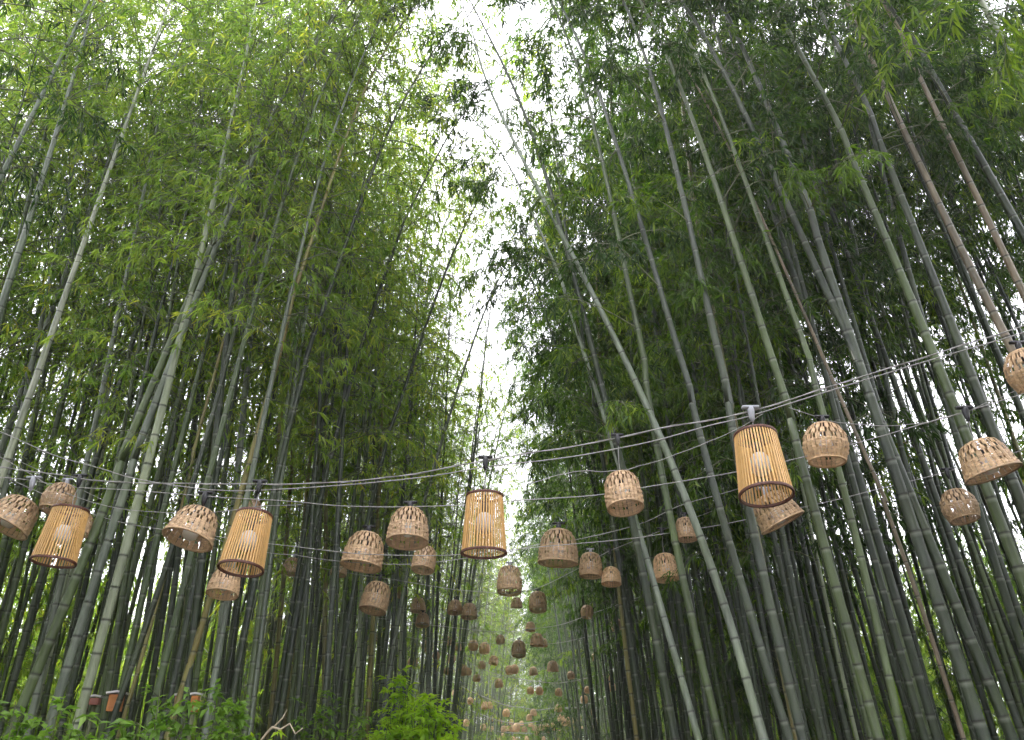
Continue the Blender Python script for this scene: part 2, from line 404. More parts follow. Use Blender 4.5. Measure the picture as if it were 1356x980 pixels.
# ---- shared variants (local coordinates: the base at the origin, the tip nodding towards +X)
VAR = []
for i in range(18):
    leafy = i >= 14
    rr = random.Random(100 + i); H = rr.uniform(11.5, 15.0); nod = rr.uniform(0.3, 1.7); wob = rr.uniform(-0.12, 0.12)
    cv = Curve([(0, 0, -0.2), (0.02, wob * 0.3, H * 0.28), (0.10 + nod * 0.05, wob, H * 0.58), (nod * 0.38, wob * 0.6, H * 0.83), (nod, 0, H)])
    r0 = rr.uniform(0.026, 0.040); nd = node_list(cv.L, rr, rr.uniform(0.25, 0.34))
    var = {'H': H, 'r0': r0, 'cv': cv}
    for key in ('green', 'dark', 'pale', 'grey', 'yellow', 'slate'):
        if key == 'green':
            me = culm_mesh('culm', cv, r0, nd, CULM['green'], 8)
        else:
            me = me.copy(); me.materials[0] = CULM[key]
        var[key] = me
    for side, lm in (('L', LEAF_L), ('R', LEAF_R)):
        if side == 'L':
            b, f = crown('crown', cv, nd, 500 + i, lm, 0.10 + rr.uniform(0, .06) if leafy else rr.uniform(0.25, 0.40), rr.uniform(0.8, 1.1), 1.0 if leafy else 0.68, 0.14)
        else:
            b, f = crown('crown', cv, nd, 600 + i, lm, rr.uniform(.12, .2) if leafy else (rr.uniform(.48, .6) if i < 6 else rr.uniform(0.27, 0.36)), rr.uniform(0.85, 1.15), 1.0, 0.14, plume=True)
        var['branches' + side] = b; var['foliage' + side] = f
    VAR.append(var)

BAMBOO = []      # (root, world curve points, tone, side, mean depth, radius)
def place_variant(x, y, side, rng):
    edge = (side == 'R' and 12 < y < 26 and 2.6 < x < 4.6) or (side == 'L' and 15 < y < 40 and -5 < x < -3.2)
    if edge and rng.random() < (0.6 if side == 'R' else 0.25): v = VAR[14 + rng.randrange(4)]
    elif side == 'R' and x < (3.4 if y < 8.5 else 5) and y < 17: v = VAR[6 + rng.randrange(8)]
    elif side == 'R' and (y < 10 or x > 5): v = VAR[rng.randrange(8)]
    else: v = VAR[rng.randrange(14)]
    inward = 0.0 if side == 'L' else math.pi
    rz = inward + (rng.gauss(0, 0.9) if y > 17 else rng.gauss(0, 1.0) + (math.pi if rng.random() < 0.55 else 0))
    tone = rng.choices(('green', 'dark', 'pale', 'grey', 'yellow', 'slate'), (4, 4, 1.4, 3, 0.5, 1) if side == 'L' else (2.5, 8, 0.2, 0.7, 0.25, 4))[0]
    sc = rng.uniform(0.84, 1.14)
    lean = math.radians(rng.gauss(-2.2 if y < 13 else (-1.0 if y < 18 else 0.4), 1.3) if side == 'L' else rng.gauss(3.0, 1.1))      # towards the lane
    z0 = 0.03
    root = empty('bamboo', (x, y, z0))
    Rl = Matrix.Rotation(lean if side == 'L' else -lean, 3, 'Y') @ Matrix.Rotation(math.radians(rng.gauss(0, 1.2)), 3, 'X') @ Matrix.Rotation(rz, 3, 'Z')
    root.rotation_euler = Rl.to_euler(); root.scale = (sc, sc, sc)
    link('culm', v[tone], root); link('branches', v['branches' + side], root)['kind'] = 'stuff'; link('foliage', v['foliage' + side], root)['kind'] = 'stuff'
    W = [Vector((x, y, z0)) + Rl @ (Vector(p) * sc) for p in v['cv'].P[::4]]
    BAMBOO.append((root, W, tone, side, v['r0'] * sc))
    return root

def hero(px, Y, wpx, tone, side, label, top=13.5, nod=1.2, foliage=True, seed=0, spread=0.8, density=None, leaf=0.12, t0=0.4, dY=0.0, z_ext=True, inter=0.29):
    """a culm traced through picture points at distance Y (dY: how much farther its upper end stands), carried down to the soil and up to its tip"""
    Y = max(Y, 6.9 if side == 'L' else 6.0)
    n = len(px); ctrl = sorted(px, key=lambda p: -p[1]); P = []
    vs = [p[1] for p in ctrl]
    for (u, v) in ctrl:
        k = (vs[0] - v) / max(1, vs[0] - vs[-1]); P.append(at(u, v, Y + dY * k))
    zz = np.array([p.z for p in P]); dg = 4 if n > 12 else (2 if n > 3 else 1)
    fx = np.poly1d(np.polyfit(zz, [p.x for p in P], dg)); fy = np.poly1d(np.polyfit(zz, [p.y for p in P], 1))
    P = [Vector((float(fx(z)), float(fy(z)), float(z))) for z in np.linspace(zz[0], zz[-1], 9)]
    d0 = (P[0] - P[1]).normalized()
    s = (P[0].z + 0.25) / max(0.2, -d0.z); base = P[0] + d0 * s
    mid = [] if s < 1.2 else [P[0] + d0 * s * 0.5]
    d1 = (P[-1] - P[-2]).normalized(); inward = 1 if side == 'L' else -1
    full = [base] + mid + P
    rest = top - P[-1].z
    if rest > 0.8:
        full.append(P[-1] + d1 * rest * 0.5 + Vector((inward * nod * 0.25, 0, 0)))
        full.append(P[-1] + d1 * rest * 0.95 + Vector((inward * nod, 0, -0.1)))
    cv = Curve([p - base for p in full])
    r0 = 0.70 * wpx * depth_of(P[0]) / FPX / 2
    rr = random.Random(seed + 900); nd = node_list(cv.L, rr, inter)
    root = empty('bamboo', base)
    link('culm', culm_mesh('culm', cv, r0, nd, CULM[tone], 12), root)
    if foliage:
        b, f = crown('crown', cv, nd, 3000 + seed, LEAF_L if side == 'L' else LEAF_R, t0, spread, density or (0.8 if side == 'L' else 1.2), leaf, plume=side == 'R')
        if b: link('branches', b, root)['kind'] = 'stuff'; link('foliage', f, root)['kind'] = 'stuff'
    tag(root, label, 'bamboo', 'tall bamboos standing along the lane')
    W = [base + Vector(p) for p in cv.P[::4]]
    BAMBOO.append((root, W, tone, side, r0))
    return root

H = hero
HEROES = [
 ([(110,930),(165,740),(200,590),(240,440),(275,290),(300,200),(325,80),(340,0)], 6.2, 19, 'pale', 'L', 'pale straight bamboo culm reaching the top edge, brightest of the left grove', dict(nod=.6, t0=.55)),
 ([(0,412),(28,320),(55,240),(95,110),(125,0)], 4.6, 17, 'grey', 'L', 'blue grey bamboo culm with dark nodes in the upper left corner, lower of two', dict(nod=.3, t0=.6)),
 ([(0,238),(35,165),(70,100),(118,0)], 4.8, 16, 'grey', 'L', 'dull grey bamboo culm in the upper left corner, upper of two', dict(nod=.3, t0=.6)),
 ([(0,640),(60,460),(100,350),(140,240),(170,160),(205,60),(225,0)], 6.0, 15, 'pale', 'L', 'yellowish pale bamboo culm between the corner pair and the brightest culm', dict(nod=.3, t0=.62)),
 ([(55,880),(110,640),(130,560),(150,440),(170,340),(190,260),(220,110)], 7.6, 13, 'grey', 'L', 'slim grey green bamboo culm climbing just left of the brightest culm', dict(t0=.5)),
 ([(150,945),(210,790),(270,590),(300,470),(330,360)], 7.0, 12, 'dark', 'L', 'dark slender bamboo culm just right of the brightest culm of the left grove', dict(t0=.45)),
 ([(232,941),(252,880),(271,817),(310,680),(345,560),(370,470),(395,370)], 7.2, 13, 'yellow', 'L', 'yellow stained bamboo culm behind the small basket under the wide tilted one', dict(t0=.45)),
 ([(160,950),(194,871),(217,763),(240,660),(268,560)], 7.4, 8, 'yellow', 'L', 'thin yellow bamboo culm in the left grove, right of the orange box', dict(t0=.5)),
 ([(370,980),(385,840),(410,720),(440,600),(460,520),(500,400),(545,270)], 9.0, 12, 'dark', 'L', 'dark slanting bamboo culm that starts at the dry twig', dict(t0=.45)),
 ([(10,980),(75,820),(130,700),(180,560)], 5.6, 20, 'green', 'L', 'thick mossy green bamboo culm at the far left of the shrubs', dict(t0=.5)),
 ([(60,980),(95,860),(150,700),(195,560)], 6.0, 19, 'grey', 'L', 'thick grey bamboo culm left of the faded red box, broad at its foot', dict(t0=.5)),
 ([(190,980),(220,880),(250,740),(275,640)], 6.6, 15, 'green', 'L', 'green bamboo culm rising right of the orange box from the shrub leaves', dict(t0=.45)),
 ([(300,980),(318,850),(345,740),(385,560),(420,430)], 7.6, 14, 'dark', 'L', 'dark green bamboo culm standing behind the slatted lantern of the left pair', dict(t0=.45)),
 ([(270,980),(290,860),(318,700)], 7.0, 13, 'grey', 'L', 'grey bamboo culm left of the dark culm behind the slatted lantern', dict(t0=.45)),
 ([(505,980),(520,860),(540,760),(562,660)], 12, 9, 'grey', 'L', 'slim grey bamboo culm rising through the lime green shrub beside the lane', dict(t0=.45)),
 ([(440,980),(455,860),(480,720),(520,560)], 10, 10, 'dark', 'L', 'dark slim bamboo culm left of the lime green shrub', dict(t0=.45)),
 # right grove
 ([(1018,980),(1001,933),(961,813),(930,700),(905,660),(885,620),(865,560),(835,490),(790,400),(740,310),(700,230),(660,140),(620,20)], 5.0, 18, 'mist', 'R', 'long pale bamboo culm arching from the right grove over the lane', dict(t0=.80, top=12.5, nod=.5, dY=0.8, spread=.8)),
 ([(1356,490),(1290,370),(1240,260),(1200,180),(1160,90),(1120,0)], 3.7, 18, 'tan', 'R', 'tan pink bamboo culm crossing the upper right corner, left of its twin', dict(t0=.55, inter=.22)),
 ([(1375,430),(1356,390),(1290,250),(1230,130),(1180,20)], 4.0, 16, 'tan', 'R', 'second tan bamboo culm in the upper right corner, right of its twin', dict(t0=.6, inter=.24)),
 ([(1356,310),(1290,200),(1215,60)], 4.2, 19, 'dark', 'R', 'thick dark bamboo culm in the upper right corner beside the tan pair', dict(t0=.55)),
 ([(1370,130),(1356,100),(1320,40),(1298,0)], 3.6, 21, 'pale', 'R', 'pale green bamboo culm cutting the very upper right corner behind hanging leaves', dict(t0=.5, leaf=.15)),
 ([(1299,967),(1265,866),(1231,767),(1193,636),(1161,541),(1130,462),(1095,370),(1060,240)], 4.8, 25, 'slate', 'R', 'thick grey bamboo culm with dark nodes running up right of the round basket', dict(t0=.5)),
 ([(1164,980),(1155,945),(1124,844),(1106,780),(1087,700),(1060,600),(1030,500)], 5.2, 20, 'green', 'R', 'green bamboo culm rising directly beneath the round basket by the big slatted lantern', dict(t0=.5)),
 ([(1195,975),(1176,896),(1149,777),(1130,700),(1095,560),(1055,430)], 5.4, 16, 'green', 'R', 'yellow green bamboo culm right of the culm beneath the round basket', dict(t0=.5)),
 ([(1256,915),(1228,832),(1207,755),(1180,700),(1150,610)], 6.4, 9, 'tan', 'R', 'thin reddish brown bamboo culm between the thick grey culm and the yellow green one', dict(t0=.6)),
 ([(1339,970),(1302,890),(1250,770),(1225,700),(1180,590),(1110,420)], 5.0, 22, 'dark', 'R', 'thick dark bamboo culm running alongside the thick grey one on its right', dict(t0=.5)),
 ([(1040,975),(1023,899),(1001,823),(980,761),(958,700),(930,600),(905,480)], 5.6, 17, 'slate', 'R', 'grey bamboo culm left of the big slatted lantern, with closely spaced nodes', dict(t0=.40)),
 ([(1063,980),(1050,933),(1035,860),(1014,767),(995,700),(975,600),(955,480)], 5.4, 20, 'slate', 'R', 'grey bamboo culm rising behind the big slatted lantern', dict(t0=.5)),
 ([(925,980),(903,886),(883,820),(860,751),(843,700),(820,640),(790,520),(735,345)], 6.6, 14, 'mist', 'R', 'slim pale grey bamboo culm leaning out behind the pale barrel basket', dict(t0=.36, dY=1.5)),
 ([(893,980),(874,857),(854,774),(843,729),(820,600)], 7.0, 17, 'dark', 'R', 'dark bamboo culm left of the slim pale one behind the pale barrel basket', dict(t0=.33)),
 ([(954,980),(937,900),(923,860),(909,794),(894,717),(880,640),(865,560),(845,440)], 6.4, 16, 'green', 'R', 'blue green bamboo culm standing behind the small basket beside the arching culm', dict(t0=.33)),
 ([(1400,900),(1356,770),(1310,650),(1262,520),(1215,420),(1160,300),(1100,140)], 4.6, 23, 'green', 'R', 'thick green bamboo culm passing just right of the wide basket at the right', dict(t0=.5)),
 ([(1340,640),(1290,500),(1250,400),(1190,260),(1140,120)], 4.8, 20, 'dark', 'R', 'dark bamboo culm leaning above the wide basket at the right', dict(t0=.5)),
 ([(791,980),(780,886),(774,814),(768,740)], 17, 7, 'dark', 'R', 'lone thin dark bamboo culm at the right side of the lane, below a brown basket', dict(t0=.5)),
 ([(824,980),(818,854),(815,780)], 15, 6, 'dark', 'R', 'thin dark bamboo culm standing right of the lone one at the lane edge', dict(t0=.5)),
 ([(850,980),(838,900),(828,830),(810,740)], 12, 9, 'dark', 'R', 'dark bamboo culm rising towards the far brown basket pair right of the lane', dict(t0=.5)),
]
for i, (px, Y, w, tone, side, lab, kw) in enumerate(HEROES):
    H(px, Y, w, tone, side, lab, seed=i, **kw)

# ---- the rest of the grove, nearest stand by stand
def left_edge(y): return -2.15 - 0.25 * math.sin(y * 0.31) + 0.012 * max(0, y - 20)
def right_edge(y): return 1.75 + 0.2 * math.sin(y * 0.4 + 1) - 0.008 * max(0, y - 20)
cand = []
gr = random.Random(5)
for side in 'LR':
    y = 3.4
    while y < 78:
        step = 0.55 if y < 22 else 0.8
        x = 0
        while x < (7.2 if y < 14 else 4.6):
            dens = 0.84 if y < 25 else 0.62
            if gr.random() < dens:
                px = x + gr.uniform(-0.3, 0.3); py = y + gr.uniform(-0.35, 0.35)
                X = left_edge(py) - 0.15 - px if side == 'L' else right_edge(py) + 0.15 + px
                cand.append((X, py, side))
            x += step
        y += step
def in_view(c):
    x, y, side = c
    if y < (7.2 if side == 'L' else 7.0): return False
    if side == 'R' and y < 9.9 and x < 2.45: return False      # the mid wires hang here
    for z in (2, 5, 8, 11):
        xx = x + (z * 0.06 if side == 'R' else -z * 0.02) * (-1)
        p = project((xx, y, z))
        if p and -60 < p[0] < 1416 and -60 < p[1] < 1010: return True
    return False
cand = [c for c in cand if in_view(c)]
cand.sort(key=lambda c: math.hypot(c[0], c[1]) + 0.55 * max(0, abs(c[0]) - 3))
N_IND = 292 - len(HEROES)
near, far = cand[:N_IND], cand[N_IND:]
for (x, y, s) in near: place_variant(x, y, s, R)

# the deep and distant bamboo, past the number anyone could pick out, as one mass
for (yy, n) in ((62, 22), (66, 24), (71, 26), (76, 26)):
    for k in range(n):
        far.append((-11 + 22 * (k + gr.random()) / n, yy + gr.uniform(-1.5, 1.5), 'E'))
def grove_mass(items, name, side_of, VAR=VAR, s0=0.8, s1=1.1):
    me = bpy.data.meshes.new(name); me.from_pydata([(x, y, 0.0) for x, y, s in items], [], [])
    n = len(items)
    for an, ty in (('pick', 'INT'), ('rot', 'FLOAT_VECTOR'), ('scl', 'FLOAT')): me.attributes.new(an, ty, 'POINT')
    rg = random.Random(3); rv = []; iv = []; sv = []
    for x, y, s in items:
        inward = 0 if x < 0 else math.pi
        Rl = Matrix.Rotation(math.radians(rg.gauss(1.2 if y < 20 else 3.2, 2)) * (1 if x < 0 else -1), 3, 'Y') @ Matrix.Rotation(math.radians(rg.gauss(0, 2)), 3, 'X') @ Matrix.Rotation(inward + rg.gauss(0, 1.0 if y < 20 else 0.6), 3, 'Z')
        rv += list(Rl.to_euler()); iv.append(rg.randrange(1000)); sv.append(rg.uniform(s0, s1) if s != 'E' else rg.uniform(0.6, 0.8))
    me.attributes['pick'].data.foreach_set('value', iv); me.attributes['rot'].data.foreach_set('vector', rv); me.attributes['scl'].data.foreach_set('value', sv)
    ob = link(name, me)
    col = bpy.data.collections.new(name + '_sources')
    for i, v in enumerate(VAR):
        tone = ('green', 'dark', 'grey', 'green', 'pale', 'dark', 'green', 'grey')[i % 8]
        if tone not in v: tone = 'green'
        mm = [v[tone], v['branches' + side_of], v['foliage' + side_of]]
        if 'foliageR' in v and (i % 4 != 0 if side_of == 'L' else i % 3 == 1): mm = mm[:2]
        # one combined source mesh per variant
        import bmesh
        bm = bmesh.new()
        mats = []
        for q, m0 in enumerate(mm):
            n0 = len(bm.faces); bm.from_mesh(m0); bm.faces.ensure_lookup_table()
            for f in bm.faces[n0:]: f.material_index = q
        me2 = bpy.data.meshes.new('stand'); bm.to_mesh(me2); bm.free()
        for m0 in mm: me2.materials.append(m0.materials[0])
        so = bpy.data.objects.new('stand', me2); col.objects.link(so)
    ng = bpy.data.node_groups.new(name, 'GeometryNodeTree')
    ng.interface.new_socket('Geometry', in_out='INPUT', socket_type='NodeSocketGeometry')
    ng.interface.new_socket('Geometry', in_out='OUTPUT', socket_type='NodeSocketGeometry')
    N = ng.nodes; gi = N.new('NodeGroupInput'); go = N.new('NodeGroupOutput')
    ci = N.new('GeometryNodeCollectionInfo'); ci.inputs['Collection'].default_value = col; ci.inputs['Separate Children'].default_value = True; ci.inputs['Reset Children'].default_value = True
    ip = N.new('GeometryNodeInstanceOnPoints'); ip.inputs['Pick Instance'].default_value = True
    def attr(nm, ty):
        a = N.new('GeometryNodeInputNamedAttribute'); a.data_type = ty; a.inputs['Name'].default_value = nm; return a.outputs['Attribute']
    ng.links.new(gi.outputs[0], ip.inputs['Points']); ng.links.new(ci.outputs[0], ip.inputs['Instance'])
    ng.links.new(attr('pick', 'INT'), ip.inputs['Instance Index']); ng.links.new(attr('rot', 'FLOAT_VECTOR'), ip.inputs['Rotation'])
    ng.links.new(attr('scl', 'FLOAT'), ip.inputs['Scale']); ng.links.new(ip.outputs[0], go.inputs[0])
    md = ob.modifiers.new('grow', 'NODES'); md.node_group = ng
    return ob
LOW = []
for i in range(5):
    rr = random.Random(300 + i); Hh = rr.uniform(4.0, 6.5)
    cv = Curve([(0, 0, -0.2), (0.03, 0.1, Hh * 0.4), (0.3, -0.1, Hh * 0.75), (1.2, 0, Hh)]); nd = node_list(cv.L, rr, 0.27)
    v = {'green': culm_mesh('culm', cv, 0.028, nd, CULM['green'], 6)}
    v['branchesL'], v['foliageL'] = crown('crown', cv, nd, 900 + i, LEAF_L, 0.03, 0.95, 1.7, 0.17)
    LOW.append(v)
farL = [c for c in far if c[2] != 'R']; farR = [c for c in far if c[2] == 'R']
tag(grove_mass(farL, 'bamboo_thicket', 'L'), 'dense mass of distant bamboo filling the left grove and the end of the lane', 'bamboo', kind='stuff')
tag(grove_mass(farR, 'bamboo_thicket', 'R'), 'dense mass of distant bamboo filling the depth of the right grove', 'bamboo', kind='stuff')

low = []
for sd in (-1, 1):
    yy = 0.0
    while yy < 72:
        for row in (0, 1, 2.2, 3.4):
            low.append((sd * ((9.0 if yy < 16 else 7.2) + 1.8 * row + gr.uniform(-0.6, 0.6)), yy + gr.uniform(-0.6, 0.6), 'U'))
        yy += 1.0
for k in range(36): low.append((-5 + 10 * (k + gr.random()) / 36, 62 + gr.uniform(-3, 6), 'U'))
tag(grove_mass(low, 'bamboo_understory', 'L', LOW, 0.8, 1.15), 'light green leafy young bamboo closing the view at the back of the groves', 'bamboo', kind='stuff')
back = []
for k in range(260):
    yy = gr.uniform(-24, 4.5); sd = gr.choice((-1, 1)); xx = sd * (2.6 + 6.0 * gr.random())
    if yy > -1 and abs(xx) < 4.6: xx = sd * gr.uniform(4.8, 8.5)
    back.append((xx, yy, 'B'))
tag(grove_mass(back, 'bamboo_thicket', 'R'), 'bamboo of the same two groves behind and beside the camera', 'bamboo', kind='stuff')

#@@PART2
# ------------------------------------------------------------------ wires across the lane
WIRES = []
def wire(pts, YL, YR, rad, label, twist=False, sag_noise=0.012):
    """picture points with the distance running from YL at the left to YR at the right"""
    pts = sorted(pts); u0, u1 = pts[0][0], pts[-1][0]; W = []
    us = [p[0] for p in pts]
    for u, v in pts:
        Y = YL + (YR - YL) * (u - u0) / (u1 - u0); W.append(at(u, v, Y))
    P, L = spline(W, 120)
    rg = np.random.default_rng(len(WIRES)); P[:, 2] += np.interp(np.arange(120), np.arange(0, 120, 6), rg.normal(0, sag_noise * YL / 6 * 0.35, 20))
    m = MB(); m.tube(P, rad, 6 if YL < 10 else 4)
    if twist:
        Q = [Vector(p) + Vector((0, math.cos(i * 0.9), math.sin(i * 0.9))) * rad * 1.5 for i, p in enumerate(P)]
        m.tube(Q, rad * 0.7, 5)
    o = link('wire', m.mesh('wire', M_WIRE)); tag(o, label, 'wire', 'wires strung across the lane')
    WIRES.append({'P': P, 'Y': (YL, YR), 'u': (u0, u1)})
    return o
wire([(-90,606),(0,619),(78,629),(155,638),(349,642),(450,638),(540,628),(640,610),(760,590),(870,568),(990,545),(1110,508),(1240,468),(1356,432),(1440,402)], 5.9, 4.7, 0.0042, 'nearest twisted grey wire, the one that carries the slatted lanterns', True)
wire([(-90,540),(0,572),(66,600),(128,619),(174,633),(240,644),(322,650),(450,643),(560,632),(640,619),(726,609),(800,597),(869,583),(940,563),(990,552),(1060,530),(1110,514),(1240,474),(1356,440),(1440,412)], 6.0, 4.8, 0.0045, 'grey wire running just under the nearest one and rising steeply at the left edge')
wire([(-100,640),(0,632),(110,645),(240,655),(380,664),(450,670),(540,671),(620,669),(677,663),(783,656),(846,646),(954,629),(1044,610),(1130,588),(1225,560),(1256,552),(1326,530),(1420,500)], 6.6, 5.3, 0.004, 'thin wire that passes behind the tall basket and in front of the round one')
wire([(-80,570),(0,600),(97,643),(155,670),(232,695),(300,718),(357,733),(388,737),(441,743),(540,747),(632,737),(677,730),(713,720),(768,713),(850,693),(905,668),(1000,640),(1130,585)], 8.2, 7.2, 0.004, 'wire falling from the left edge that holds the large bell basket in the middle')
wire([(-60,600),(120,680),(300,712),(450,730),(560,736),(650,731),(768,720),(854,711),(960,693),(1044,677),(1130,655),(1209,637),(1256,624),(1356,595),(1420,575)], 7.0, 6.2, 0.0038, 'thin pale wire that ends right beside the small round basket at the right')
wire([(200,690),(300,722),(380,742),(480,762),(587,778),(640,783),(680,786),(720,776),(790,738),(822,723),(860,708),(960,670)], 10.5, 9.5, 0.0042, 'wire behind the middle slatted lantern, loaded with mid sized baskets')
wire([(330,760),(380,790),(444,812),(523,822),(587,830),(661,836),(697,834),(742,827),(800,808),(880,780),(930,760)], 15, 14, 0.005, 'wire crossing behind the hanging brown basket pair')
wire([(360,790),(430,818),(480,833),(540,845),(600,850),(686,853),(760,848),(840,822),(900,800)], 18, 18, 0.005, 'faint wire just above the cluster of small lanterns')
wire([(400,800),(500,838),(600,868),(630,883),(666,895),(708,903),(742,904),(774,899),(830,880),(880,858)], 22, 22, 0.009, 'pale wire looping over the far lanterns, highest of the far loops')
wire([(480,840),(560,876),(589,897),(619,913),(659,929),(697,939),(731,940),(765,937),(778,933),(830,908),(870,885)], 27, 27, 0.012, 'pale sagging wire from the left grove, brightest of the far loops')
wire([(520,885),(570,912),(600,930),(630,944),(666,955),(697,957),(731,950),(778,933),(840,900)], 32, 32, 0.013, 'far pale wire crossing the brightest far loop beside the lone dark culm')
wire([(560,915),(600,938),(640,952),(700,960),(740,957),(790,942),(850,912)], 40, 40, 0.015, 'far wire just above the lowest row of lanterns')
wire([(580,930),(640,962),(690,971),(740,970),(790,958),(850,930)], 46, 46, 0.016, 'last thin wire at the end of the lane')
wire([(-80,575),(0,606),(60,640),(118,664),(180,676),(260,680),(330,672),(400,668)], 6.4, 6.2, 0.0032, 'loose thin wire sagging below the others at the left edge')
wire([(1044,540),(1120,560),(1200,563),(1280,545),(1356,512),(1420,480)], 5.9, 5.6, 0.0032, 'loose thin wire drooping above the wide basket at the right')
wire([(700,640),(760,625),(830,622),(900,600),(970,572),(1010,548)], 5.4, 5.1, 0.0028, 'short thin wire drooping from the nearest wire right of the middle')

def wire_z(w, x):
    P = w['P']; o = np.argsort(P[:, 0]); return float(np.interp(x, P[o, 0], P[o, 2])), float(np.interp(x, P[o, 0], P[o, 1]))

# ------------------------------------------------------------------ lanterns
def basket_mesh(seed, D, Hh, prof, mat, N=26, rows=None):
    """woven bamboo basket hanging mouth down from the origin: dense cap, staggered holes in the shoulder, dense belt, small holes, dense hem"""
    rg = random.Random(seed); m = MB(); Rr = D / 2
    def S(t, ph, off=0.0):
        r = np.interp(t, [p[0] for p in prof], [p[1] for p in prof]) * Rr + off
        return Vector((r * math.cos(ph), r * math.sin(ph), -Hh * np.interp(t, [p[0] for p in prof], [p[2] for p in prof])))
    rows = rows or [('s', 0.0, 0.07), ('s', 0.07, 0.14), ('s', 0.14, 0.20), ('h', 0.20, 0.30), ('b', 0.30, 0.32), ('h', 0.32, 0.42), ('b', 0.42, 0.44), ('h', 0.44, 0.54), ('s', 0.54, 0.60), ('s', 0.60, 0.66), ('s', 0.66, 0.72), ('h2', 0.72, 0.78), ('s', 0.78, 0.85), ('s', 0.85, 0.93), ('s', 0.93, 1.0)]
    dp = 2 * math.pi / N
    hr = 0
    for j, (k, a, b) in enumerate(rows):
        hr += k == 'h'
        for i in range(N):
            ph = i * dp
            c = (rg.uniform(0.25, 0.8), 0, 0, 1)
            up = 0.0042 if (i + j) % 2 else -0.002
            if k == 'b' or (k == 's') or (k == 'h' and ((i + hr) % 2 == 0 if rg.random() < 0.94 else True)) or (k == 'h2' and (i % 3 != 0 or rg.random() < 0.3)):
                w0, w1 = ph + dp * 0.05, ph + dp * 0.95
                aa, bb = a + 0.005, b - 0.005
                mid = (w0 + w1) / 2
                vs = [S(aa, w0, 0), S(aa, mid, up), S(aa, w1, 0), S(bb, w0, 0), S(bb, mid, up), S(bb, w1, 0)]
                vs += [S(aa, w0, -0.003), S(aa, w1, -0.003), S(bb, w0, -0.003), S(bb, w1, -0.003)]
                m.add(vs, [(0, 1, 4, 3), (1, 2, 5, 4), (6, 8, 9, 7), (0, 3, 8, 6), (2, 7, 9, 5)], [c] * 10)
    # standing stakes from crown to hem
    for i in range(N):
        ph = (i + 0.5) * dp; c = (rg.uniform(0.3, 0.8), 0, 0, 1); ts = [0.02, 0.12, 0.2, 0.35, 0.5, 0.7, 0.85, 1.0]; w = dp * 0.13
        vs = []
        for q, t in enumerate(ts):
            o = 0.0045 if q % 2 else 0.001
            vs += [S(t, ph - w, o), S(t, ph + w, o)]
        m.add(vs, [(2 * q, 2 * q + 1, 2 * q + 3, 2 * q + 2) for q in range(len(ts) - 1)], [c] * len(vs))
    rim = MB(); pr = [p for p in prof][-1]
    for off, th in ((0.0, 0.0065), (-0.006, 0.0045)):
        rim.tube([S(1.0, a * math.pi / 16, off) + Vector((0, 0, -0.002)) for a in range(32)], th, 5, False, closed=True, cols=[(rg.uniform(.25, .6), 0, 0, 1) for _ in range(32)])
    return m.mesh('weave', mat, False), rim.mesh('rim', mat), D, Hh

DOME = [(0, .12, 0), (.08, .42, .02), (.18, .66, .10), (.35, .86, .30), (.55, .96, .56), (.75, 1.0, .8), (1, 1.0, 1.0)]
BARREL = [(0, .15, 0), (.07, .50, .02), (.17, .74, .09), (.35, .90, .28), (.6, .97, .6), (.8, .98, .82), (1, .93, 1.0)]
BALL = [(0, .12, 0), (.08, .42, .03), (.2, .70, .13), (.4, .95, .38), (.6, 1.0, .6), (.8, .94, .8), (1, .80, 1.0)]
WIDE = [(0, .15, 0), (.08, .48, .02), (.2, .72, .12), (.4, .88, .38), (.6, .94, .6), (.8, 1.0, .82), (1, 1.06, 1.0)]
KINDS = {'dome': (DOME, 0.86), 'barrel': (BARREL, 1.0), 'ball': (BALL, 0.95), 'wide': (WIDE, 0.72)}
BASK = {}
for kn, (pf, hr) in KINDS.items():
    for q, mt in ((0, M_WICKER), (1, M_WICKER_PALE)):
        BASK[kn, q] = basket_mesh(40 + len(BASK), 0.30, 0.30 * hr, pf, mt)
SMALL_ROWS = [('s', 0.0, 0.2), ('h', 0.2, 0.34), ('b', 0.34, 0.38), ('h', 0.38, 0.5), ('s', 0.5, 0.75), ('s', 0.75, 1.0)]
for kn in ('dome', 'ball', 'barrel'):
    for q, mt in ((0, M_WICKER), (1, M_WICKER_PALE)):
        BASK[kn, q, 'far'] = basket_mesh(80 + len(BASK), 0.30, 0.30 * KINDS[kn][1], KINDS[kn][0], mt, 12, SMALL_ROWS)
bl = MB(); bl.lathe([(0.0, -0.085), (0.012, -0.086), (0.034, -0.10), (0.046, -0.125), (0.050, -0.15), (0.046, -0.175), (0.03, -0.192), (0.0, -0.197)], 14); BULB = bl.mesh('light_bulb', M_BULB)
bl = MB(); bl.lathe([(0.0, -0.035), (0.017, -0.036), (0.02, -0.05), (0.021, -0.085), (0.017, -0.092), (0.0, -0.092)], 10); SOCKET = bl.mesh('socket', M_BLACK)
bl = MB(); bl.lathe([(0.0, 0.03), (0.018, 0.028), (0.022, 0.0), (0.016, -0.045), (0.008, -0.07), (0.0, -0.071)], 9); bl.box((0, 0, 0.025), (0.05, 0.014, 0.008)); CLIPB = bl.mesh('clip', M_BLACK)
CLIPG = CLIPB.copy(); CLIPG.materials[0] = M_CLIP
def cord_mesh(L):
    m = MB(); n = 5
    m.tube([(0.004 * math.sin(i * 2.1) * (0 < i < n), 0.004 * math.cos(i * 1.7) * (0 < i < n), -0.04 + (L + 0.04) * i / n) for i in range(n + 1)], 0.0035, 5)
    return m.mesh('cord', M_CORD)

